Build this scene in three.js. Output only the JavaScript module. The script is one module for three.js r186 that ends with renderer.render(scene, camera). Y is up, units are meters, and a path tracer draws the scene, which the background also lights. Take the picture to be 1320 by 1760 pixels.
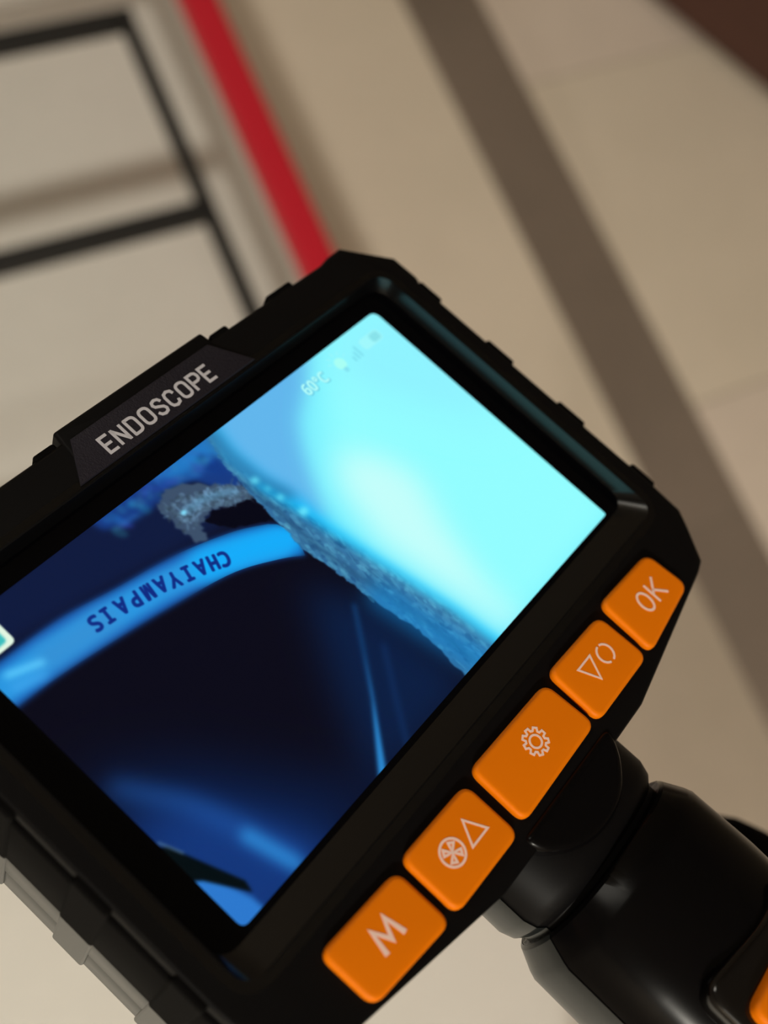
import * as THREE from 'three';
import { RoundedBoxGeometry } from 'three/addons/geometries/RoundedBoxGeometry.js';
import { mergeGeometries, toCreasedNormals } from 'three/addons/utils/BufferGeometryUtils.js';
import { RectAreaLightUniformsLib } from 'three/addons/lights/RectAreaLightUniformsLib.js';
RectAreaLightUniformsLib.init();

// ---------------------------------------------------------------- camera, lights, exposure
const scene = new THREE.Scene();
scene.background = new THREE.Color(0x0b0a09);
const EYE = 1.45;
const camera = new THREE.PerspectiveCamera(48.36, 1320 / 1760, 0.01, 30);
camera.position.set(0, EYE, 0);
camera.quaternion.setFromRotationMatrix(new THREE.Matrix4().makeBasis(
  new THREE.Vector3(0.898909, 0.191479, 0.39408), new THREE.Vector3(0.321982, 0.321291, -0.890562), new THREE.Vector3(-0.297138, 0.92742, 0.227158)));
camera.focus = 0.172;
camera.userData.fStop = 10.8;
camera.updateMatrixWorld();

const renderer = new THREE.WebGLRenderer({ antialias: true });
renderer.toneMapping = THREE.LinearToneMapping;
renderer.toneMappingExposure = 1.0;
renderer.shadowMap.enabled = true;

// flush ceiling lamp throws frame and beam shadows; wider unseen one is added fill
const WARM = new THREE.Color(1, 0.95, 0.83);
const LAMPS = [{ x: -1.32, y: 3.4, z: 2.22, size: 0.35, power: 352, label: 'smaller square warm white ceiling lamp' },
  { x: -0.6, y: 3.4, z: -2.0, size: 1.0, power: 4.2, label: 'larger square warm white ceiling panel, unseen, added as fill light' }];
for (const L of LAMPS) {
  const light = new THREE.RectAreaLight(WARM, L.power, L.size, L.size);
  light.position.set(L.x, L.y - 0.062, L.z); light.lookAt(L.x, 0, L.z); scene.add(light);
}

// ---------------------------------------------------------------- helpers
function rng(seed) { let s = seed >>> 0; return () => { s = (s + 0x6d2b79f5) >>> 0; let t = Math.imul(s ^ (s >>> 15), 1 | s); t = (t + Math.imul(t ^ (t >>> 7), 61 | t)) ^ t; return ((t ^ (t >>> 14)) >>> 0) / 4294967296; }; }
const rand = rng(11);
const srgb = (r, g, b) => new THREE.Color().setRGB(r / 255, g / 255, b / 255, THREE.SRGBColorSpace);
const counts = {};
function named(o, name) { const k = counts[name] = (counts[name] ?? -1) + 1; o.name = k ? name + '_' + String(k).padStart(3, '0') : name; return o; }
function tag(o, label, category, group, kind) { if (label) o.userData.label = label; if (category) o.userData.category = category; if (group) o.userData.group = group; if (kind) o.userData.kind = kind; return o; }
function mesh(name, geo, mat, parent) { const m = named(new THREE.Mesh(geo, mat), name); m.castShadow = m.receiveShadow = true; parent.add(m); return m; }
function structure(name, geo, mat, parent = scene) { const m = mesh(name, geo, mat, parent); m.userData.kind = 'structure'; return m; }
function noiseTexture(n, seed, lo, hi, octaves, tintA, tintB) {       // tileable value noise, lo..hi mixing two tints
  const r = rng(seed), acc = new Float32Array(n * n);
  for (const [cells, w] of octaves) {
    const g = new Float32Array(cells * cells).map(() => r());
    for (let j = 0; j < n; j++) for (let i = 0; i < n; i++) {
      const x = i / n * cells, y = j / n * cells, x0 = Math.floor(x), y0 = Math.floor(y);
      const fx = (x - x0) ** 2 * (3 - 2 * (x - x0)), fy = (y - y0) ** 2 * (3 - 2 * (y - y0));
      const a = g[y0 % cells * cells + x0 % cells], b = g[y0 % cells * cells + (x0 + 1) % cells], c = g[(y0 + 1) % cells * cells + x0 % cells], d = g[(y0 + 1) % cells * cells + (x0 + 1) % cells];
      acc[j * n + i] += w * ((a + (b - a) * fx) * (1 - fy) + (c + (d - c) * fx) * fy);
    }
  }
  const data = new Uint8Array(n * n * 4);
  for (let i = 0; i < n * n; i++) { const t = lo + (hi - lo) * acc[i]; for (let k = 0; k < 3; k++) data[i * 4 + k] = Math.max(0, Math.min(255, tintA[k] + (tintB[k] - tintA[k]) * t)); data[i * 4 + 3] = 255; }
  const t = new THREE.DataTexture(data, n, n);
  t.wrapS = t.wrapT = THREE.RepeatWrapping; t.magFilter = THREE.LinearFilter; t.minFilter = THREE.LinearMipmapLinearFilter; t.generateMipmaps = true; t.needsUpdate = true;
  return t;
}
const OCT = [[4, 0.4], [9, 0.3], [31, 0.2], [90, 0.1]];

// ---------------------------------------------------------------- materials
const stone = (a, b, seed, rough) => {
  const map = noiseTexture(256, seed, 0, 1, OCT, a, b); map.colorSpace = THREE.SRGBColorSpace;
  return new THREE.MeshStandardMaterial({ map, roughness: rough });
};
const M = {
  white: stone([214, 211, 204], [226, 223, 216], 1, 0.55),
  beige: stone([218, 205, 187], [230, 216, 198], 3, 0.55),
  beigePink: stone([218, 203, 189], [231, 215, 201], 4, 0.55),
  beigeShaded: stone([172, 158, 142], [186, 171, 154], 9, 0.55),  // darkened beige: shade on the floor by the handle, put into the colour
  border: stone([123, 110, 99], [137, 122, 110], 5, 0.6),
  grout: new THREE.MeshStandardMaterial({ color: srgb(140, 130, 116), roughness: 0.95 }),
  wall: stone([150, 138, 122], [158, 146, 130], 6, 0.95),
  ceiling: stone([176, 170, 160], [184, 178, 168], 7, 0.95),
  red: new THREE.MeshPhysicalMaterial({ color: srgb(204, 20, 44), roughness: 0.5 }),
  blackSteel: new THREE.MeshStandardMaterial({ color: srgb(13, 11, 9), roughness: 0.6 }),
  darkBrown: stone([72, 44, 35], [84, 53, 42], 8, 0.75),
  lampGlow: new THREE.MeshStandardMaterial({ color: 0xffffff, emissive: WARM, emissiveIntensity: 2 }),
  lampFrame: new THREE.MeshStandardMaterial({ color: srgb(205, 203, 198), roughness: 0.5 }),
  shell: new THREE.MeshPhysicalMaterial({ color: srgb(10, 9, 10), roughness: 0.5, specularIntensity: 0.22 }),
  rubber: new THREE.MeshPhysicalMaterial({ color: srgb(11, 10, 10), roughness: 0.8, specularIntensity: 0.07 }),
  gloss: new THREE.MeshPhysicalMaterial({ color: srgb(8, 8, 9), roughness: 0.2, specularIntensity: 0.9 }),
  backShell: new THREE.MeshPhysicalMaterial({ color: srgb(26, 29, 29), roughness: 0.3, specularIntensity: 0.7 }),
  glassBlack: new THREE.MeshPhysicalMaterial({ color: srgb(4, 4, 6), roughness: 0.12, specularIntensity: 0.2 }),
  handle: new THREE.MeshPhysicalMaterial({ color: srgb(9, 8, 9), roughness: 0.22, specularIntensity: 0.22 }),
  pad: new THREE.MeshPhysicalMaterial({ color: srgb(10, 9, 10), roughness: 0.16, specularIntensity: 1 }),
  orange: new THREE.MeshPhysicalMaterial({ color: srgb(245, 126, 0), roughness: 0.5, specularIntensity: 0.3 }),
  print: new THREE.MeshStandardMaterial({ color: srgb(255, 218, 205), roughness: 0.6 }),
  printWhite: new THREE.MeshStandardMaterial({ color: srgb(200, 198, 206), roughness: 0.6 }),
  label: new THREE.MeshPhysicalMaterial({ color: srgb(34, 31, 39), roughness: 0.6, specularIntensity: 0.35 }),
};
M.label.bumpMap = noiseTexture(256, 21, 0, 1, [[40, 0.3], [90, 0.3], [180, 0.4]], [0, 0, 0], [255, 255, 255]);
M.label.bumpScale = 0.00012;

// ---------------------------------------------------------------- the room
const ROOM = { x0: -2.2, x1: 2.8, z0: -2.6, z1: 3.2, h: 3.4 };
const RW = ROOM.x1 - ROOM.x0, RD = ROOM.z1 - ROOM.z0, RCX = (ROOM.x0 + ROOM.x1) / 2, RCZ = (ROOM.z0 + ROOM.z1) / 2;
const box = (w, h, d, x, y, z) => new THREE.BoxGeometry(w, h, d).translate(x, y, z);
const floor = structure('floor', box(RW + 0.2, 0.1, RD + 0.2, RCX, -0.0515, RCZ), M.grout);
// tiles: X goes across the picture, Y away along it (world z = -Y)
function tile(x0, x1, y0, y1, mat) {
  const gap = 0.0012, w = x1 - x0 - 2 * gap, d = y1 - y0 - 2 * gap;
  const g = new RoundedBoxGeometry(w, 0.01, d, 1, 0.0012), uv = g.attributes.uv, p = g.attributes.position, ou = rand(), ov = rand();
  for (let i = 0; i < uv.count; i++) uv.setXY(i, p.getX(i) / 0.8 + ou, p.getZ(i) / 0.8 + ov);
  g.translate((x0 + x1) / 2, -0.005, -(y0 + y1) / 2);
  mesh('floor_tile', g, mat, floor);
}
const ys = (y0, step) => { const a = [Math.max(-3.2, y0)]; let y = y0; while (y < 2.6) { y += step; if (y > -3.2 && y < 2.6) a.push(y); } a.push(2.6); return a.filter((v, i) => !i || v > a[i - 1] + 0.02); };
function run(x0, x1, yList, pick) { for (let i = 0; i < yList.length - 1; i++) tile(x0, x1, yList[i], yList[i + 1], pick(i)); }
for (const [a, b] of [[-2.2, -1.89], [-1.89, -1.09], [-1.09, -0.29], [-0.29, 0.51]]) run(a, b, ys(-3.65, 1.65), () => M.white);
run(0.51, 0.848, ys(-3.42, 1.2), (i) => (i > 2 ? M.beige : M.beigeShaded));  // nearer tiles carry the painted-in shade
run(0.848, 0.979, ys(-3.42, 1.2), () => M.border);
run(0.979, 1.579, ys(-3.252, 0.6), (i) => (i % 2 ? M.beigePink : M.beige));
run(1.579, 2.179, ys(-3.252, 0.6), (i) => (i % 2 ? M.beige : M.beigePink));
run(2.179, 2.8, ys(-3.252, 0.6), () => M.beige);
structure('wall_left', box(0.1, ROOM.h, RD + 0.2, ROOM.x0 - 0.05, ROOM.h / 2, RCZ), M.wall);
structure('wall_right', box(0.1, ROOM.h, RD + 0.2, ROOM.x1 + 0.05, ROOM.h / 2, RCZ), M.wall);
structure('wall_back', box(RW, ROOM.h, 0.1, RCX, ROOM.h / 2, ROOM.z0 - 0.05), M.wall);
structure('wall_front', box(RW, ROOM.h, 0.1, RCX, ROOM.h / 2, ROOM.z1 + 0.05), M.wall);
structure('ceiling', box(RW + 0.2, 0.1, RD + 0.2, RCX, ROOM.h + 0.05, RCZ), M.ceiling);

// fittings of the ceiling lamp and of the added fill panel
for (const LAMP of LAMPS) {
  const lamp = named(new THREE.Group(), 'ceiling_lamp_or_fill'); lamp.position.set(LAMP.x, LAMP.y, LAMP.z); scene.add(lamp);
  tag(lamp, LAMP.label, 'lamp');
  mesh('lamp_frame', mergeGeometries([[0, 1], [0, -1], [1, 0], [-1, 0]].map(([a, b]) => box(a ? 0.02 : LAMP.size + 0.04, 0.05, b ? 0.02 : LAMP.size, a * (LAMP.size / 2 + 0.01), -0.025, b * (LAMP.size / 2 + 0.01)))), M.lampFrame, lamp);
  mesh('lamp_diffuser', box(LAMP.size, 0.01, LAMP.size, 0, -0.05, 0), M.lampGlow, lamp);
}

// red beam on two low posts, running along the edge of the white tiles
{
  const s = named(new THREE.Group(), 'red_beam'); s.position.set(0.432, 0, -0.7); scene.add(s);
  tag(s, 'long bright red beam on posts beside the black metal frame', 'beam');
  mesh('beam', new RoundedBoxGeometry(0.046, 0.03, 3.0, 3, 0.005).translate(0, 0.255, 0), M.red, s);
  for (const z of [-1.4, 1.4]) mesh('post', new RoundedBoxGeometry(0.035, 0.24, 0.04, 2, 0.004).translate(0, 0.12, z), M.red, s);
}

// black steel frame standing over the white tiles
{
  const f = named(new THREE.Group(), 'steel_frame'); f.position.set(0, 0, -0.68); scene.add(f);
  tag(f, 'low black metal frame with crossbars standing over the white tiles', 'frame');
  const top = 0.25, t = 0.024, put = (name, w, h, d, x, y, Y) => mesh(name, new RoundedBoxGeometry(w, h, d, 2, 0.003).translate(x, y, -Y + 0.68), M.blackSteel, f);
  const x0 = -0.45, x1 = 0.339, Y0 = 0.34, Y1 = 1.02;
  put('side_rail', 0.018, t, Y1 - Y0 + t, x1, top - t / 2, (Y0 + Y1) / 2);
  put('side_rail', 0.018, t, Y1 - Y0 + t, x0, top - t / 2, (Y0 + Y1) / 2);
  for (const Y of [Y0, 0.727, Y1]) put('crossbar', x1 - x0 - 0.018, t, t, (x0 + x1) / 2, top - t / 2, Y);
  for (const [x, Y] of [[x1, 0.36], [x0, 0.36], [x0, Y1]]) put('leg', 0.018, top - t, t, x, (top - t) / 2, Y);
}

// dark brown footstool, only its corner in the picture
{
  const g0 = named(new THREE.Group(), 'footstool'); scene.add(g0);
  tag(g0, 'dark brown low footstool on the pale tiles in the top right corner', 'footstool');
  const ang = Math.atan2(0.83, 0.405);          // direction of its near edge on the floor
  g0.position.set(1.318 + 0.9 * 0.25, 0, -(0.92 + 0.44 * 0.25)); g0.rotation.y = -Math.PI / 2 + Math.atan2(0.44, 0.9) + Math.PI / 2;
  mesh('body', new RoundedBoxGeometry(0.5, 0.2, 0.62, 4, 0.03).translate(0, 0.112, 0), M.darkBrown, g0);
  mesh('cushion', new RoundedBoxGeometry(0.49, 0.07, 0.6, 4, 0.03).translate(0, 0.247, 0), M.darkBrown, g0);
  for (const [x, z] of [[-1, -1], [1, -1], [-1, 1], [1, 1]]) mesh('foot', new THREE.CylinderGeometry(0.02, 0.018, 0.012, 16).translate(x * 0.19, 0.006, z * 0.24), M.blackSteel, g0);
}

// ---------------------------------------------------------------- the endoscope; its builders work in millimetres, x right, y up its face, z out of the screen
const scope = named(new THREE.Group(), 'inspection_endoscope');
scope.matrix.makeBasis(new THREE.Vector3(0.891178, -0.229406, -0.391376), new THREE.Vector3(-0.411161, -0.043884, -0.910506), new THREE.Vector3(0.191701, 0.972341, -0.133432));
scope.quaternion.setFromRotationMatrix(scope.matrix);
scope.position.set(0.040968, 1.280556, -0.036589);
scene.add(scope);
tag(scope, 'handheld black inspection endoscope with a lit blue screen and orange buttons', 'endoscope');
const MM = 0.001;
const part = (name, geo, mat, parent = scope) => mesh(name, geo.scale(MM, MM, MM), mat, parent);
const shapeOf = (pts) => { const s = new THREE.Shape(); pts.forEach(([x, y], i) => (i ? s.lineTo(x, y) : s.moveTo(x, y))); s.closePath(); return s; };
const mirror = (half) => [...half, ...half.slice().reverse().filter(([x]) => x !== 0).map(([x, y]) => [-x, y])];
function roundPoly(pts, r, n = 5) {                    // polygon with rounded corners, r one radius or one per corner
  const out = [];
  pts.forEach((p, i) => {
    const a = pts[(i + pts.length - 1) % pts.length], b = pts[(i + 1) % pts.length], rr = Array.isArray(r) ? r[i] : r;
    const da = Math.hypot(a[0] - p[0], a[1] - p[1]), db = Math.hypot(b[0] - p[0], b[1] - p[1]);
    const k = Math.min(rr, da / 2.05, db / 2.05);
    const p0 = [p[0] + (a[0] - p[0]) / da * k, p[1] + (a[1] - p[1]) / da * k], p1 = [p[0] + (b[0] - p[0]) / db * k, p[1] + (b[1] - p[1]) / db * k];
    for (let j = 0; j <= n; j++) { const t = j / n, u = 1 - t; out.push([u * u * p0[0] + 2 * u * t * p[0] + t * t * p1[0], u * u * p0[1] + 2 * u * t * p[1] + t * t * p1[1]]); }
  });
  return out;
}
function slab(pts, z0, z1, bevel, holes = [], bevelSegments = 3) {         // extrusion from z0 to z1 whose edges are rounded inside the outline
  const s = shapeOf(pts); for (const h of holes) s.holes.push(shapeOf(h));
  const g = new THREE.ExtrudeGeometry(s, { depth: z1 - z0 - 2 * bevel, bevelEnabled: bevel > 0, bevelThickness: bevel, bevelSize: bevel, bevelOffset: -bevel, bevelSegments, curveSegments: 1 });
  return toCreasedNormals(g.translate(0, 0, z0 + bevel), 0.6);
}
function loft(rings, close = true) {                   // rings of equally many [x, y, z]; outward if the ring turns left seen from the last one
  const n = rings[0].length, pos = [], idx = [];
  for (const r of rings) for (const p of r) pos.push(...p);
  for (let k = 0; k < rings.length - 1; k++) for (let i = 0; i < (close ? n : n - 1); i++) { const a = k * n + i, b = k * n + (i + 1) % n; idx.push(a, b, a + n, b, b + n, a + n); }
  const g = new THREE.BufferGeometry();
  g.setAttribute('position', new THREE.Float32BufferAttribute(pos, 3)); g.setIndex(idx);
  const f = g.toNonIndexed(); f.computeVertexNormals();
  f.setAttribute('uv', new THREE.Float32BufferAttribute(new Float32Array(f.attributes.position.count * 2), 2));
  return toCreasedNormals(f, 0.5);
}
function stroke(paths, w, z0, h) {                     // raised print: ribbons of width w along polylines; a path may end with 'close'
  const geos = [];
  for (const path of paths) {
    const closed = path[path.length - 1] === 'close', p = closed ? path.slice(0, -1) : path, n = p.length, L = [], R = [];
    for (let i = 0; i < n; i++) {
      const a = closed ? p[(i + n - 1) % n] : p[Math.max(0, i - 1)], b = closed ? p[(i + 1) % n] : p[Math.min(n - 1, i + 1)], c = p[i];
      const d = (u, v) => { const l = Math.hypot(v[0] - u[0], v[1] - u[1]) || 1; return [(v[0] - u[0]) / l, (v[1] - u[1]) / l]; };
      let d1 = d(a, c), d2 = d(c, b); if (!closed && i === 0) d1 = d2; if (!closed && i === n - 1) d2 = d1;
      const nx = -(d1[1] + d2[1]), ny = d1[0] + d2[0], l = Math.hypot(nx, ny) || 1, k = w / 2 * Math.min(1.8, 1 / Math.max(0.3, (nx * -d1[1] + ny * d1[0]) / l));
      const e = !closed && i === 0 ? -w * 0.25 : !closed && i === n - 1 ? w * 0.25 : 0;
      L.push([c[0] + nx / l * k + d1[0] * e, c[1] + ny / l * k + d1[1] * e]); R.push([c[0] - nx / l * k + d1[0] * e, c[1] - ny / l * k + d1[1] * e]);
    }
    const seg = closed ? n : n - 1;
    const pos = [], quad = (A, B, C, D) => pos.push(...A, ...B, ...C, ...A, ...C, ...D);
    for (let i = 0; i < seg; i++) {
      const j = (i + 1) % n, t = (q, z) => [q[0], q[1], z], z1 = z0 + h;
      quad(t(R[i], z1), t(R[j], z1), t(L[j], z1), t(L[i], z1));
      quad(t(R[i], z0), t(R[j], z0), t(R[j], z1), t(R[i], z1));
      quad(t(L[j], z0), t(L[i], z0), t(L[i], z1), t(L[j], z1));
      if (!closed && i === 0) quad(t(L[0], z0), t(R[0], z0), t(R[0], z1), t(L[0], z1));
      if (!closed && i === seg - 1) quad(t(R[n - 1], z0), t(L[n - 1], z0), t(L[n - 1], z1), t(R[n - 1], z1));
    }
    const g = new THREE.BufferGeometry(); g.setAttribute('position', new THREE.Float32BufferAttribute(pos, 3)); g.computeVertexNormals(); geos.push(g);
  }
  return mergeGeometries(geos);
}
const arc = (cx, cy, rx, ry, a0, a1, n = 20) => Array.from({ length: n + 1 }, (_, i) => { const a = (a0 + (a1 - a0) * i / n) * Math.PI / 180; return [cx + rx * Math.cos(a), cy + ry * Math.sin(a)]; });
const ring = (cx, cy, rx, ry, n = 28) => [...arc(cx, cy, rx, ry, 0, 360 - 360 / n, n - 1), 'close'];

const outline = mirror([[0, 40.2], [45, 40.0], [47.4, 40.5], [51.2, 40.6], [58.5, 32.8], [58.6, 27.4], [58.3, 26.3], [57.8, 26.0], [57.8, -31.4], [57.5, -37], [55.9, -39.6], [51.7, -45.5], [49.3, -46.3], [20, -51.6], [0, -51.8]]);
const W = 47.5, H = 27.81;                              // half size of the display
const recessTop = roundPoly([[-53.9, 32.7], [53.9, 32.7], [53.9, -34], [-53.9, -34]], 3, 6);
part('front_bezel', slab(outline, 0, 3, 0.7, [recessTop.map(([x, y]) => [x * 1.0, y])]), M.shell);
part('recess_wall', loft([[54.9, 33.6, -34.9, 5.5, 3.02], [53.45, 32.3, -33.6, 4.5, 3.02], [52.6, 31.4, -28.8, 3.6, 0.05]].map(([x, yt, yb, r, z]) => roundPoly([[-x, yt], [x, yt], [x, yb], [-x, yb]], r, 6).map(([u, v]) => [u, v, z]).reverse())), M.gloss);
part('rubber_bumper', slab(outline.map(([x, y]) => [x * 1.012, y * 1.004]), -18, -0.03, 0.5), M.rubber);
part('middle_shell', slab(outline.map(([x, y]) => [x * 1.008, y * 0.985]), -26.2, -18, 0.35), M.backShell);
part('back_shell', slab(outline.map(([x, y]) => [x * 1.004, y * 0.975]), -36, -26.2, 1.2), M.backShell);
part('display_border', slab(roundPoly([[-52.8, 31.6], [52.8, 31.6], [52.8, -29], [-52.8, -29]], 2), 0, 0.06, 0), M.glassBlack);

// grip ribs down both sides and along the top
for (const s of [-1, 1]) {
  for (const [y0, y1] of [[20.7, 26.2], [2.9, 9.4], [-14.3, -7.9], [-30.8, -25.2]]) {
    part('grip_rib', new RoundedBoxGeometry(4, y1 - y0, 20.6, 3, 0.55).translate(s * 56.85, (y0 + y1) / 2, -7.6), M.rubber);
    part('shell_rib', new RoundedBoxGeometry(4, y1 - y0, 16.6, 2, 0.5).translate(s * 56.6, (y0 + y1) / 2, -26.6), M.backShell);
  }
  for (const [x0, x1] of [[16.9, 21.0], [31.2, 37.6]]) part('grip_rib', new RoundedBoxGeometry(x1 - x0, 4, 20.6, 3, 0.5).translate(s * (x0 + x1) / 2, 39.1, -7.6), M.rubber);
}

// ENDOSCOPE plate on a raised block in the middle of the top edge
part('label_block', slab(roundPoly([[-17.2, 34], [17.2, 34], [16, 42.2], [-16, 42.2]], 0.5), -14, 3.15, 0.6), M.shell);
{
  const g = slab([[-19.2, 32.7], [19.2, 32.7], [14.9, 39.6], [-14.9, 39.6]], 2.6, 3.45, 0.15), p = g.attributes.position;
  const uv = new Float32Array(p.count * 2); for (let i = 0; i < p.count; i++) { uv[i * 2] = p.getX(i) / 16; uv[i * 2 + 1] = p.getY(i) / 16; }
  g.setAttribute('uv', new THREE.BufferAttribute(uv, 2));
  const plate = part('label_plate', g, M.label);
  tag(plate, 'dark grey grained plate printed ENDOSCOPE');
  // letters on a 2.05 x 3.0 cell
  const o = (x) => roundPoly([[x, 0], [x + 1.75, 0], [x + 1.75, 3], [x, 3]], 0.85, 4);
  const glyph = {
    E: (x) => [[[x + 1.5, 3], [x, 3], [x, 0], [x + 1.5, 0]], [[x, 1.5], [x + 1.35, 1.5]]],
    N: (x) => [[[x, 0], [x, 3]], [[x + 0.05, 2.9], [x + 1.65, 0.1]], [[x + 1.7, 0], [x + 1.7, 3]]],
    D: (x) => [[...roundPoly([[x, 0], [x + 1.7, 0], [x + 1.7, 3], [x, 3]], [0.01, 0.9, 0.9, 0.01], 4), 'close']],
    O: (x) => [[...o(x), 'close']],
    S: (x) => [[[x + 1.65, 2.35], [x + 1.45, 2.8], [x + 0.85, 3], [x + 0.25, 2.8], [x + 0.05, 2.3], [x + 0.25, 1.85], [x + 0.85, 1.55], [x + 1.45, 1.2], [x + 1.65, 0.7], [x + 1.45, 0.2], [x + 0.85, 0], [x + 0.25, 0.2], [x, 0.65]]],
    C: (x) => [[[x + 1.65, 2.25], [x + 1.5, 2.75], [x + 0.85, 3], [x + 0.2, 2.75], [x, 2.2], [x, 0.8], [x + 0.2, 0.25], [x + 0.85, 0], [x + 1.5, 0.25], [x + 1.65, 0.75]]],
    P: (x) => [[[x, 0], [x, 3], [x + 1.2, 3], [x + 1.6, 2.75], [x + 1.75, 2.2], [x + 1.6, 1.65], [x + 1.2, 1.4], [x, 1.4]]],
  };
  const step = [2.45, 2.72, 2.72, 2.72, 2.62, 2.62, 2.72, 2.6, 0]; let x = 0; const paths = [];
  [...'ENDOSCOPE'].forEach((c, i) => { paths.push(...glyph[c](x)); x += step[i]; });
  const width = x + 1.5, sx = 23.2 / width;
  part('lettering', stroke(paths.map((q) => q.map((v) => (v === 'close' ? v : [-11.9 + v[0] * sx, 34.05 + v[1] * 0.97]))), 0.5, 3.44, 0.06), M.printWhite, plate);
}

// five orange buttons under the display, each with its symbol
{
  const gear = (cx, cy, r) => { const out = []; for (let k = 0; k < 9; k++) { const a = k * 40; for (const [da, rr] of [[-14, 0.76], [-8, 1], [8, 1], [14, 0.76]]) out.push([cx + r * rr * Math.cos((a + da) * Math.PI / 180), cy + r * rr * Math.sin((a + da) * Math.PI / 180)]); } return [...out, 'close']; };
  const fan = (cx, cy) => { const out = [ring(cx, cy, 1.95, 1.95)]; for (let k = 0; k < 4; k++) { const a = (k * 90 + 50) * Math.PI / 180, q = (r, d) => [cx + r * Math.cos(a + d), cy + r * Math.sin(a + d)]; out.push([q(0.15, 0), q(0.8, 0.28), q(1.4, 0.3), q(1.45, -0.3), q(0.8, -0.28), 'close']); } return out; };
  const keys = [
    ['orange button marked with the letter M', [[-44.3, -37.0], [-28.9, -37.9], [-28.8, -47.9], [-44.1, -46.5]], [[[-38.2, -43.6], [-37.6, -40.4], [-36.3, -43.0], [-35.0, -40.4], [-34.4, -43.6]]], 0.78],
    ['orange button marked with a fan and a triangle', [[-27.5, -37.4], [-12.3, -37.8], [-12.2, -48.1], [-27.5, -47.9]], [...fan(-21.6, -42.3), [[-18.9, -44.0], [-17.0, -40.6], [-15.2, -44.0], 'close']], 0.36],
    ['orange button marked with a gear wheel', [[-10.3, -37.1], [9.7, -37.6], [10.4, -47.4], [-10.4, -47.8]], [gear(0.6, -41.9, 2.15), ring(0.6, -41.9, 1.0, 1.0)], 0.34],
    ['orange button marked with a downward triangle and an arrow ring', [[11.4, -37.0], [26.4, -37.5], [26.9, -47.6], [11.2, -47.7]], [[[15.4, -40.3], [19.0, -40.3], [17.2, -43.9], 'close'], arc(21.4, -42.0, 1.5, 1.6, 100, 250, 12), arc(21.4, -42.0, 1.5, 1.6, -75, 75, 12)], 0.36],
    ['orange button marked OK', [[28.4, -36.5], [43.3, -37.2], [44.1, -45.9], [28.1, -47.8]], [[...ring(34.9, -42.0, 1.2, 1.75)], [[37.2, -40.2], [37.2, -43.8]], [[39.6, -40.2], [37.3, -42.3]], [[37.9, -41.7], [39.8, -43.8]]], 0.42],
  ];
  for (const [label, quad, symbol, w] of keys) {
    const b = part('button', slab(roundPoly(quad, 2.0, 6), 2.4, 4.3, 0.75, [], 5), M.orange);
    tag(b, label);
    part('button_symbol', stroke(symbol, w, 4.28, 0.07), M.print, b);
  }
}

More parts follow.
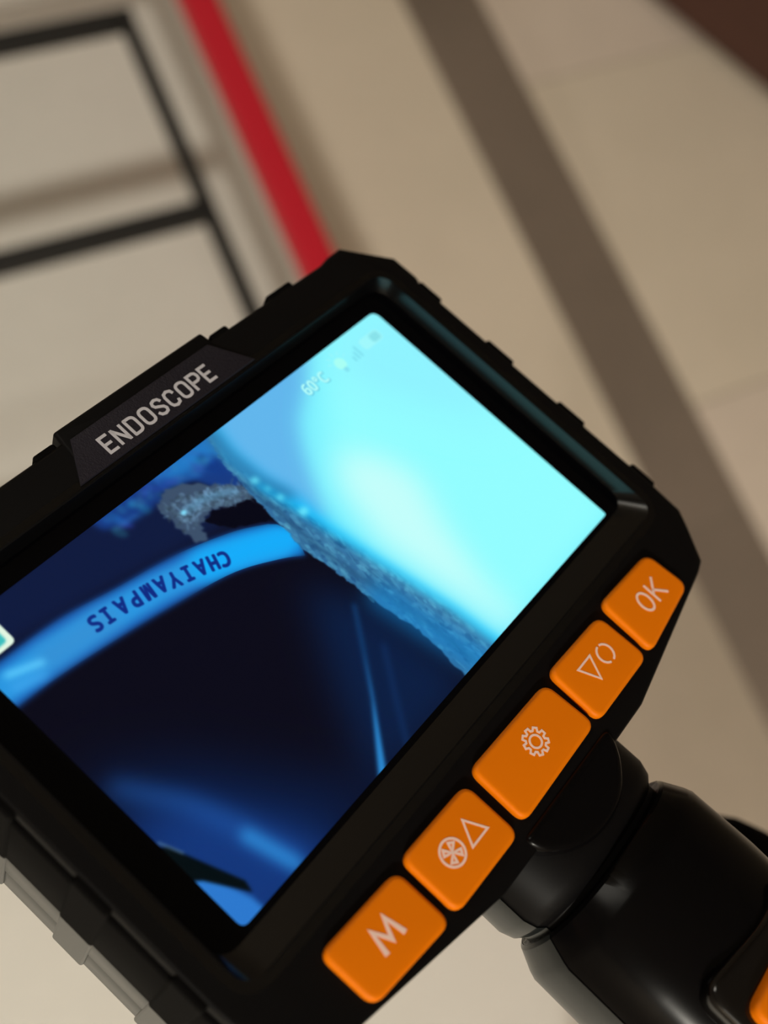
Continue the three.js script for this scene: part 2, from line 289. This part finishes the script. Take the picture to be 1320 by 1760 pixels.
// the display: a lit screen
{
  const S = 14, w = Math.round(2 * W * S), h = Math.round(2 * H * S), cv = document.createElement('canvas'); cv.width = w; cv.height = h;
  const c = cv.getContext('2d');
  const X = (x) => (x + W) * S, Y = (y) => (H - y) * S;
  const blur = (mm) => { c.filter = mm ? `blur(${mm * S}px)` : 'none'; };
  const path = (pts, close = true) => { c.beginPath(); pts.forEach(([x, y], i) => (i ? c.lineTo(X(x), Y(y)) : c.moveTo(X(x), Y(y)))); if (close) c.closePath(); };
  const fill = (pts, col, b = 0) => { blur(b); c.fillStyle = col; path(pts); c.fill(); blur(0); };
  const line = (pts, col, wd, b = 0) => { blur(b); c.strokeStyle = col; c.lineWidth = wd * S; c.lineCap = 'round'; c.lineJoin = 'round'; path(pts, false); c.stroke(); blur(0); };
  const spot = (x, y, rx, ry, rot, col, b) => { blur(b); c.fillStyle = col; c.beginPath(); c.ellipse(X(x), Y(y), rx * S, ry * S, rot, 0, 7); c.fill(); blur(0); };
  const r = rng(5);
  const specks = (n, b, each) => { const lc = document.createElement('canvas'); lc.width = w; lc.height = h; const x = lc.getContext('2d'); for (let i = 0; i < n; i++) { const [px, py, rx, ry, rot, col] = each(); x.fillStyle = col; x.beginPath(); x.ellipse(X(px), Y(py), rx * S, ry * S, rot, 0, 7); x.fill(); } blur(b); c.drawImage(lc, 0, 0); blur(0); };
  const ragged = (pts, amp, m = 6) => { const o = []; pts.forEach((p, i) => { const q = pts[(i + 1) % pts.length]; for (let k = 0; k < m; k++) { const t = k / m; o.push([p[0] + (q[0] - p[0]) * t + (r() - 0.5) * amp, p[1] + (q[1] - p[1]) * t + (r() - 0.5) * amp]); } }); return o; };
  const smooth = (pts, n = 40) => new THREE.SplineCurve(pts.map((p) => new THREE.Vector2(...p))).getPoints(n).map((p) => [p.x, p.y]);
  c.fillStyle = 'rgb(9,9,24)'; c.fillRect(0, 0, w, h);
  // dim backdrop and the blue light creeping in from below
  fill([[-50, 30], [-8, 30], [-4, 14], [-25, 18], [-50, 22]], 'rgb(14,26,62)', 1.2);
  fill([[-22, -30], [-12, -12], [-4, 0], [2, -10], [4, -30]], 'rgb(10,30,66)', 3);
  fill([[-50, 2], [-38, -6], [-24, -24], [-20, -32], [-50, -32]], 'rgb(8,27,66)', 4);
  fill([[-50, -6], [-40, -12], [-34, -22], [-30, -32], [-50, -32]], 'rgb(18,54,122)', 2.6);
  line([[-46, -3], [-41, -11], [-38.5, -18], [-36, -27]], 'rgba(40,112,205,0.55)', 2.2, 1.4);
  line([[-38.4, -20], [-36.5, -27.5]], 'rgba(48,150,225,0.75)', 2, 0.8);
  // dark bar with a bright wedge under it
  fill([[-50, -13], [-46.6, -17], [-43.8, -26], [-43.6, -30], [-50, -30]], 'rgb(44,120,205)', 0.35);
  fill([[-49, -11.5], [-46.8, -13.5], [-42.9, -23.9], [-43.3, -25.6], [-46.8, -19.8], [-49, -17.8]], 'rgb(2,12,16)', 0.2);
  line([[-47.3, -12.2], [-46.0, -15.5]], 'rgba(130,170,190,0.6)', 0.25, 0.2);
  // thin light streaks
  line([[-0.8, -8], [-5.6, -14], [-10.4, -19.8], [-18.6, -28.5]], 'rgba(22,80,140,0.7)', 0.6, 0.4);
  fill([[-5.6, -14], [-9.9, -19.4], [-17.6, -28.5], [-19.4, -28.5], [-10.6, -19.9]], 'rgba(46,146,220,0.9)', 0.3);
  line([[-2.5, -15.6], [-7.7, -22.3], [-12.4, -28.5]], 'rgba(14,44,90,0.9)', 0.8, 0.5);
  // blue cloth behind, upper left
  fill([[-21.5, 30], [-20.5, 26.2], [-17, 24.4], [-12, 24.2], [-9, 25.4], [-4, 23.5], [-2, 20], [3, 16], [6, 20], [6, 30]], 'rgb(22,58,130)', 0.5);
  fill([[-10, 29], [-6, 25.5], [-1, 24.4], [3, 22], [5, 29]], 'rgb(34,120,196)', 0.9);
  fill([[-1.5, 24], [1.5, 20.5], [3.5, 21], [2, 25], [0, 26.5]], 'rgb(18,56,132)', 0.5);
  specks(60, 0.35, () => [-19 + r() * 21, 24.2 + r() * 4, 0.3 + r() * 1.2, 0.2 + r() * 0.6, r() * 3, `rgba(${30 + r() * 40},${70 + r() * 80},${150 + r() * 60},0.3)`]);
  // the soft tube
  const up = smooth([[-48, 20.8], [-44.7, 20.5], [-35, 19.9], [-25.6, 18.1], [-15.5, 16.3], [-5.9, 13.3], [-0.6, 10.6]]), low = smooth([[-0.2, 2.9], [-3.8, 5.2], [-11, 8.4], [-21.3, 10.5], [-31.3, 12.2], [-40.9, 13.5], [-48, 13.9]]);
  const end = [[0.5, 9.6], [1.2, 7.6], [0.9, 5.2]];
  fill([...up, ...end, ...low], 'rgb(24,84,168)', 0.45);
  c.save(); path([...up, ...end, ...low]); c.clip();
  line([[-50, 17.4], [-40, 16.8], [-31, 15.7], [-21, 14.0], [-11, 11.6], [-2, 7.2]], 'rgb(42,150,224)', 4.9, 0.7);
  line([[-13, 12.0], [-6, 9.6], [0.5, 6.6]], 'rgb(20,172,250)', 5.5, 1.2);
  line([[-40, 16.5], [-30, 15.3]], 'rgba(60,140,205,0.6)', 4, 1.2);
  line([[-45.5, 18.2], [-41, 16.6]], 'rgba(96,205,255,0.95)', 1.0, 0.5);
  line([[-46, 16.2], [-42, 15]], 'rgba(70,170,240,0.7)', 1.2, 0.6);
  c.restore();
  // its print, upside down
  const letters = [...'CHAIYAMPAIS'], spots = [[-10.2, 10.9], [-12.0, 11.6], [-14.0, 12.3], [-16.2, 12.9], [-18.4, 13.5], [-20.5, 14.2], [-22.7, 14.6], [-24.9, 15.0], [-27.1, 15.5], [-29.6, 15.8], [-31.7, 16.0]];
  blur(0.1); c.fillStyle = 'rgb(14,42,128)'; c.font = `bold ${3.0 * S}px monospace`; c.textAlign = 'center'; c.textBaseline = 'middle'; c.lineWidth = 0.12 * S; c.strokeStyle = 'rgb(14,42,128)';
  letters.forEach((ch, i) => {
    const [x, y] = spots[i], a = spots[Math.max(0, i - 1)], b = spots[Math.min(10, i + 1)];
    c.save(); c.translate(X(x), Y(y)); c.rotate(Math.PI + Math.atan2(-(a[1] - b[1]), a[0] - b[0])); c.scale(0.95, 1.12); c.fillText(ch, 0, 0); c.strokeText(ch, 0, 0); c.restore();
  });
  blur(0);
  // torn scrap of fibre
  fill(ragged([[-11.4, 24.1], [-8.6, 25.2], [-4.7, 23.6], [-1.2, 20.5], [2.5, 17.5], [1.4, 15.6], [-2.4, 16.5], [-5, 18.6], [-7.1, 17.7], [-8.9, 17.2], [-9.6, 15.0], [-11.4, 15.4], [-11.8, 19.2]], 0.7), 'rgb(60,80,106)', 0.18);
  specks(420, 0.13, () => { const t = r(), l = 50 + r() * 110; return [-11 + 12.5 * t + (r() - 0.5) * 2, 22.4 - 5.4 * t + (r() - 0.5) * 4 - (t < 0.18 ? 3 * r() : 0), 0.15 + r() * 0.6, 0.1 + r() * 0.3, r() * 3, `rgba(${l * 0.75},${l * 1.02},${l * 1.25},0.4)`]; });
  line([[-9, 20.5], [-5.5, 20.4], [-2.5, 19.4], [0, 18]], 'rgba(110,185,230,0.45)', 1.0, 0.5);
  spot(-9.2, 20.6, 0.5, 0.4, 0, 'rgba(130,225,255,0.9)', 0.2);
  fill(ragged([[-8, 17.4], [-5.6, 17.8], [-2.6, 16.2], [0.6, 15.6], [1.0, 11.0], [-0.6, 11.2], [-5, 13.6]], 0.5), 'rgb(5,6,20)', 0.12);
  // bright plate with its fuzzy rim
  const lower = [[4.2, 28.5], [2.4, 24], [1.6, 19], [1.3, 16.1], [1.0, 10.8], [0.4, 3.9], [1.5, -2.6], [2.2, -9.3], [3.7, -18], [3.4, -28.5]];
  const rim = ragged(lower, 0.6, 12).slice(0, -12);
  fill([...rim, [3.4, -29], [16, -29], [16, 29]], 'rgb(52,112,160)', 0.12);
  specks(1100, 0.09, () => { const t = r() * (lower.length - 1), k = Math.floor(t), f = t - k, l = r(); return [lower[k][0] + (lower[k + 1][0] - lower[k][0]) * f + 0.1 + r() * 7, lower[k][1] + (lower[k + 1][1] - lower[k][1]) * f, 0.1 + r() * 0.4, 0.3 + r() * 1.1, (r() - 0.5) * 0.6, `rgba(${20 + l * 80},${60 + l * 130},${110 + l * 110},0.35)`]; });
  line([[2.4, 16], [2.4, 8], [2.6, 1], [3.6, -5], [4.6, -12], [6, -19], [6.6, -28]], 'rgba(38,84,122,0.7)', 0.9, 0.4);
  line([[3.6, -10], [5, -18], [7.4, -29]], 'rgba(20,136,214,0.55)', 5, 1.5);
  const edge = [[4.6, 29], [3.0, 23.3], [3.4, 16.6], [5.1, 9.4], [6.2, 3.8], [8, -4.7], [9.4, -11.3], [11.1, -19.8], [12, -29]];
  fill([...edge, [60, -29], [60, 29]], 'rgb(30,186,250)', 0.6);
  fill([[6.4, 30], [5, 23], [5.4, 17], [7, 10.5], [7.6, 5], [12, 5], [40, 30]], 'rgb(98,182,236)', 1.2);
  line([[4.8, 29], [3.8, 23.3], [4.2, 17], [5.8, 12]], 'rgba(50,112,160,0.9)', 2.2, 1.0);
  fill([[32, 30], [25, 24.5], [18, 20.5], [14.3, 16], [10.5, 10], [7.2, 4], [8.7, -4.7], [10, -11.3], [11.8, -19.8], [12.8, -29], [60, -29], [60, 30]], 'rgb(120,238,255)', 1.5);
  fill([[36, 31], [27, 23], [19, 16], [13, 8], [11, -2], [13, -12], [16, -30], [52, -30], [52, 31]], 'rgba(150,255,255,0.9)', 3);
  fill([[14, 8], [19, 12], [24, 7], [26, 0], [22, -9], [19, -20], [18, -30], [15.5, -30], [13, -16], [11, -4]], 'rgba(212,255,250,0.75)', 2.6);
  fill([[30, 24], [40, 29], [52, 29], [52, -2], [44, 0], [36, 12]], 'rgba(142,240,255,0.8)', 4);
  line(edge.slice(2), 'rgba(0,190,250,0.6)', 0.9, 0.8);
  for (const [x, y, q] of [[3.7, 17.4, 0.7], [4.6, 12.6, 0.6], [5.6, 8.4, 0.9], [4.2, 15, 0.4]]) spot(x, y, q, q * 0.8, 0, 'rgba(110,235,255,0.9)', 0.4);
  // status icons: temperature, lamp, signal, battery
  c.save(); c.fillStyle = 'rgb(176,252,250)'; c.strokeStyle = 'rgba(60,140,180,0.35)';
  c.font = `bold ${3.3 * S}px sans-serif`; c.textAlign = 'center'; c.textBaseline = 'middle'; c.translate(X(26.2), Y(23.9)); c.scale(0.82, 1); c.lineWidth = 0.25 * S; c.strokeText('60°C', 0.15 * S, 0.15 * S); c.fillText('60°C', 0, 0); c.restore();
  spot(33.2, 23.9, 1.15, 1.25, 0, 'rgb(168,255,244)', 0.1); fill([[32.7, 22.9], [33.7, 22.9], [33.6, 21.9], [32.8, 21.9]], 'rgba(130,225,240,0.9)', 0.08);
  for (const a of [20, 55, 90, 125, 160]) line([[33.2 + 1.7 * Math.cos(a * Math.PI / 180), 24.1 + 1.7 * Math.sin(a * Math.PI / 180)], [33.2 + 2.4 * Math.cos(a * Math.PI / 180), 24.1 + 2.4 * Math.sin(a * Math.PI / 180)]], 'rgba(158,246,250,0.9)', 0.2, 0.05);
  line([[36.2, 22.6], [36.2, 23.4]], 'rgba(110,205,225,0.6)', 0.4, 0.1); line([[37.1, 22.6], [37.1, 24]], 'rgba(110,205,225,0.6)', 0.4, 0.1); line([[38, 22.6], [38, 24.8]], 'rgba(110,205,225,0.6)', 0.4, 0.1);
  fill(roundPoly([[39.4, 22.8], [44.6, 22.8], [44.6, 25.2], [39.4, 25.2]], 0.9), 'rgb(160,248,252)', 0.08); fill(roundPoly([[42, 23.1], [44.3, 23.1], [44.3, 24.9], [42, 24.9]], 0.6), 'rgb(136,226,234)', 0.12);
  // framed icon in the upper left corner
  fill(roundPoly([[-46, 21.2], [-41.3, 21.2], [-41.3, 25.8], [-46, 25.8]], 0.9), 'rgb(226,246,226)', 0.08); fill(roundPoly([[-45.2, 22], [-42.2, 22], [-42.2, 25], [-45.2, 25]], 0.6), 'rgb(60,190,190)', 0.15);
  const map = new THREE.CanvasTexture(cv); map.colorSpace = THREE.SRGBColorSpace; map.anisotropy = 8;
  const screen = new THREE.MeshPhysicalMaterial({ color: 0x020203, roughness: 0.12, specularIntensity: 0.25, emissive: 0xffffff, emissiveMap: map, emissiveIntensity: 1.0 });
  const g = new THREE.ExtrudeGeometry(shapeOf(roundPoly([[-W, H], [W, H], [W, -H], [-W, -H]], [0.9, 1.6, 0.5, 1.2], 5)), { depth: 0.06, bevelEnabled: false }).translate(0, 0, 0.06);
  const p = g.attributes.position, uv = g.attributes.uv; for (let i = 0; i < uv.count; i++) uv.setXY(i, (p.getX(i) + W) / (2 * W), (p.getY(i) + H) / (2 * H));
  tag(part('display_screen', g, screen), 'lit screen showing a blue view of a printed tube beside a glaring plate');
  const glow = new THREE.RectAreaLight(new THREE.Color(0.25, 0.8, 1), 0.12, 2 * W * MM, 2 * H * MM);
  glow.position.set(0, 0, 0.0006); glow.rotation.y = Math.PI; scope.add(glow);
}

// neck and handle
{
  const section = (a, b, zc, y, e = 2.4, n = 72) => Array.from({ length: n }, (_, i) => { const t = i / n * 2 * Math.PI, cs = Math.cos(t), sn = Math.sin(t); return [a * Math.sign(cs) * Math.abs(cs) ** (2 / e), y, zc + b * Math.sign(sn) * Math.abs(sn) ** (2 / e)]; });
  const cap = (r) => { const y = r[0][1], zc = r.reduce((s, p) => s + p[2], 0) / r.length; return r.map((p) => [p[0] * 0.02, y, zc + (p[2] - zc) * 0.02]); };
  const solid = (rings) => loft([cap(rings[0]), ...rings, cap(rings[rings.length - 1])]);
  const grow = (k) => ([a, b, zc, y]) => section(a + k, b + k, zc, y);
  // each is a dark front moulding with a glossy rear half a little prouder, behind a fine joint
  const half = (dims, k, t0, t1) => { const n = 72, i0 = Math.round(t0 / 360 * n), i1 = Math.round(t1 / 360 * n); return loft(dims.map(grow(k)).map((r) => Array.from({ length: i1 - i0 + 1 }, (_, i) => r[(i0 + i + 2 * n) % n])), false); };
  const neckDims = [[17.4, 12.5, -10, -47], [17.4, 12.8, -10, -57.5], [16.7, 12.3, -10, -59.6], [15.4, 11.4, -10, -60.8], [15.2, 11.2, -10, -63.5]];
  const gripDims = [[16, 13, -10, -61.6], [16.6, 13.6, -10, -62], [18.1, 15.3, -10, -65.2], [18.5, 15.7, -10, -66.4], [18.8, 16, -10, -78], [18.8, 16.2, -11, -92], [18.4, 15.8, -13, -112], [17.8, 15.4, -15, -135], [17.4, 14.8, -17, -160], [15.8, 12.8, -17, -166]];
  part('neck', solid(neckDims.map(grow(0))), M.shell);
  part('neck_back', half(neckDims, 0.25, 165, 375), M.backShell);
  part('handle', solid(gripDims.map(grow(0.1))), M.handle);
  part('handle_back', half(gripDims, 0.35, 165, 375), M.backShell);
  part('neck_tongue', slab(roundPoly([[-12.5, -49], [-11.5, -52.5], [-7, -56.6], [-1, -58.0], [5, -57.2], [10, -53.5], [12.5, -49]], 3, 6), -4, 3.6, 1.2, [], 6), M.handle);
  part('handle', solid([section(16.2, 13.2, -10, -61.6), section(16.8, 13.8, -10, -62), section(18.3, 15.5, -10, -65.2), section(18.7, 15.9, -10, -66.4), section(19.0, 16.2, -10, -78), section(19.0, 16.4, -11, -92), section(18.6, 16, -13, -112), section(18, 15.6, -15, -135), section(17.6, 15, -17, -160), section(16, 13, -17, -166)]), M.handle);
  // recessed thumb pad with its orange button
  part('thumb_pad', slab(roundPoly([[-12.5, -79.5], [4, -82.5], [13, -81], [13, -104], [-13, -104]], [4, 6, 5, 6, 6], 8), 2, 7.2, 1.5, [], 6), M.pad);
  tag(part('trigger_button', slab(roundPoly([[-10.6, -85.8], [10.6, -85.8], [10, -99], [-10, -99]], 2.5, 6), 6, 9, 0.9, [], 4), M.orange), 'orange button on the grip');
  // probe cable: from the back of the head, past the grip and down to a coil on the floor
  const inv = scope.matrixWorld.clone(); scope.updateMatrixWorld(); inv.copy(scope.matrixWorld).invert();
  const pts = [[14, -30, -34], [20, -44, -48], [34, -66, -64], [47, -86, -60], [59, -103, -64]].map((p) => new THREE.Vector3(...p));
  const toLocal = (x, y, z) => new THREE.Vector3(x, y, z).applyMatrix4(inv).divideScalar(MM);
  for (const p of [[0.24, 1.0, 0.26], [0.27, 0.6, 0.4], [0.3, 0.2, 0.5], [0.36, 0.02, 0.62]]) pts.push(toLocal(...p));
  for (let k = 0; k <= 20; k++) { const a = k / 10 * Math.PI * 2; pts.push(toLocal(0.36 + 0.15 * Math.sin(a), 0.006 + 0.0004 * k, 0.77 - 0.15 * Math.cos(a))); }
  part('probe_cable', new THREE.TubeGeometry(new THREE.CatmullRomCurve3(pts, false, 'centripetal'), 420, 5.6, 14), M.rubber);
}

renderer.render(scene, camera);
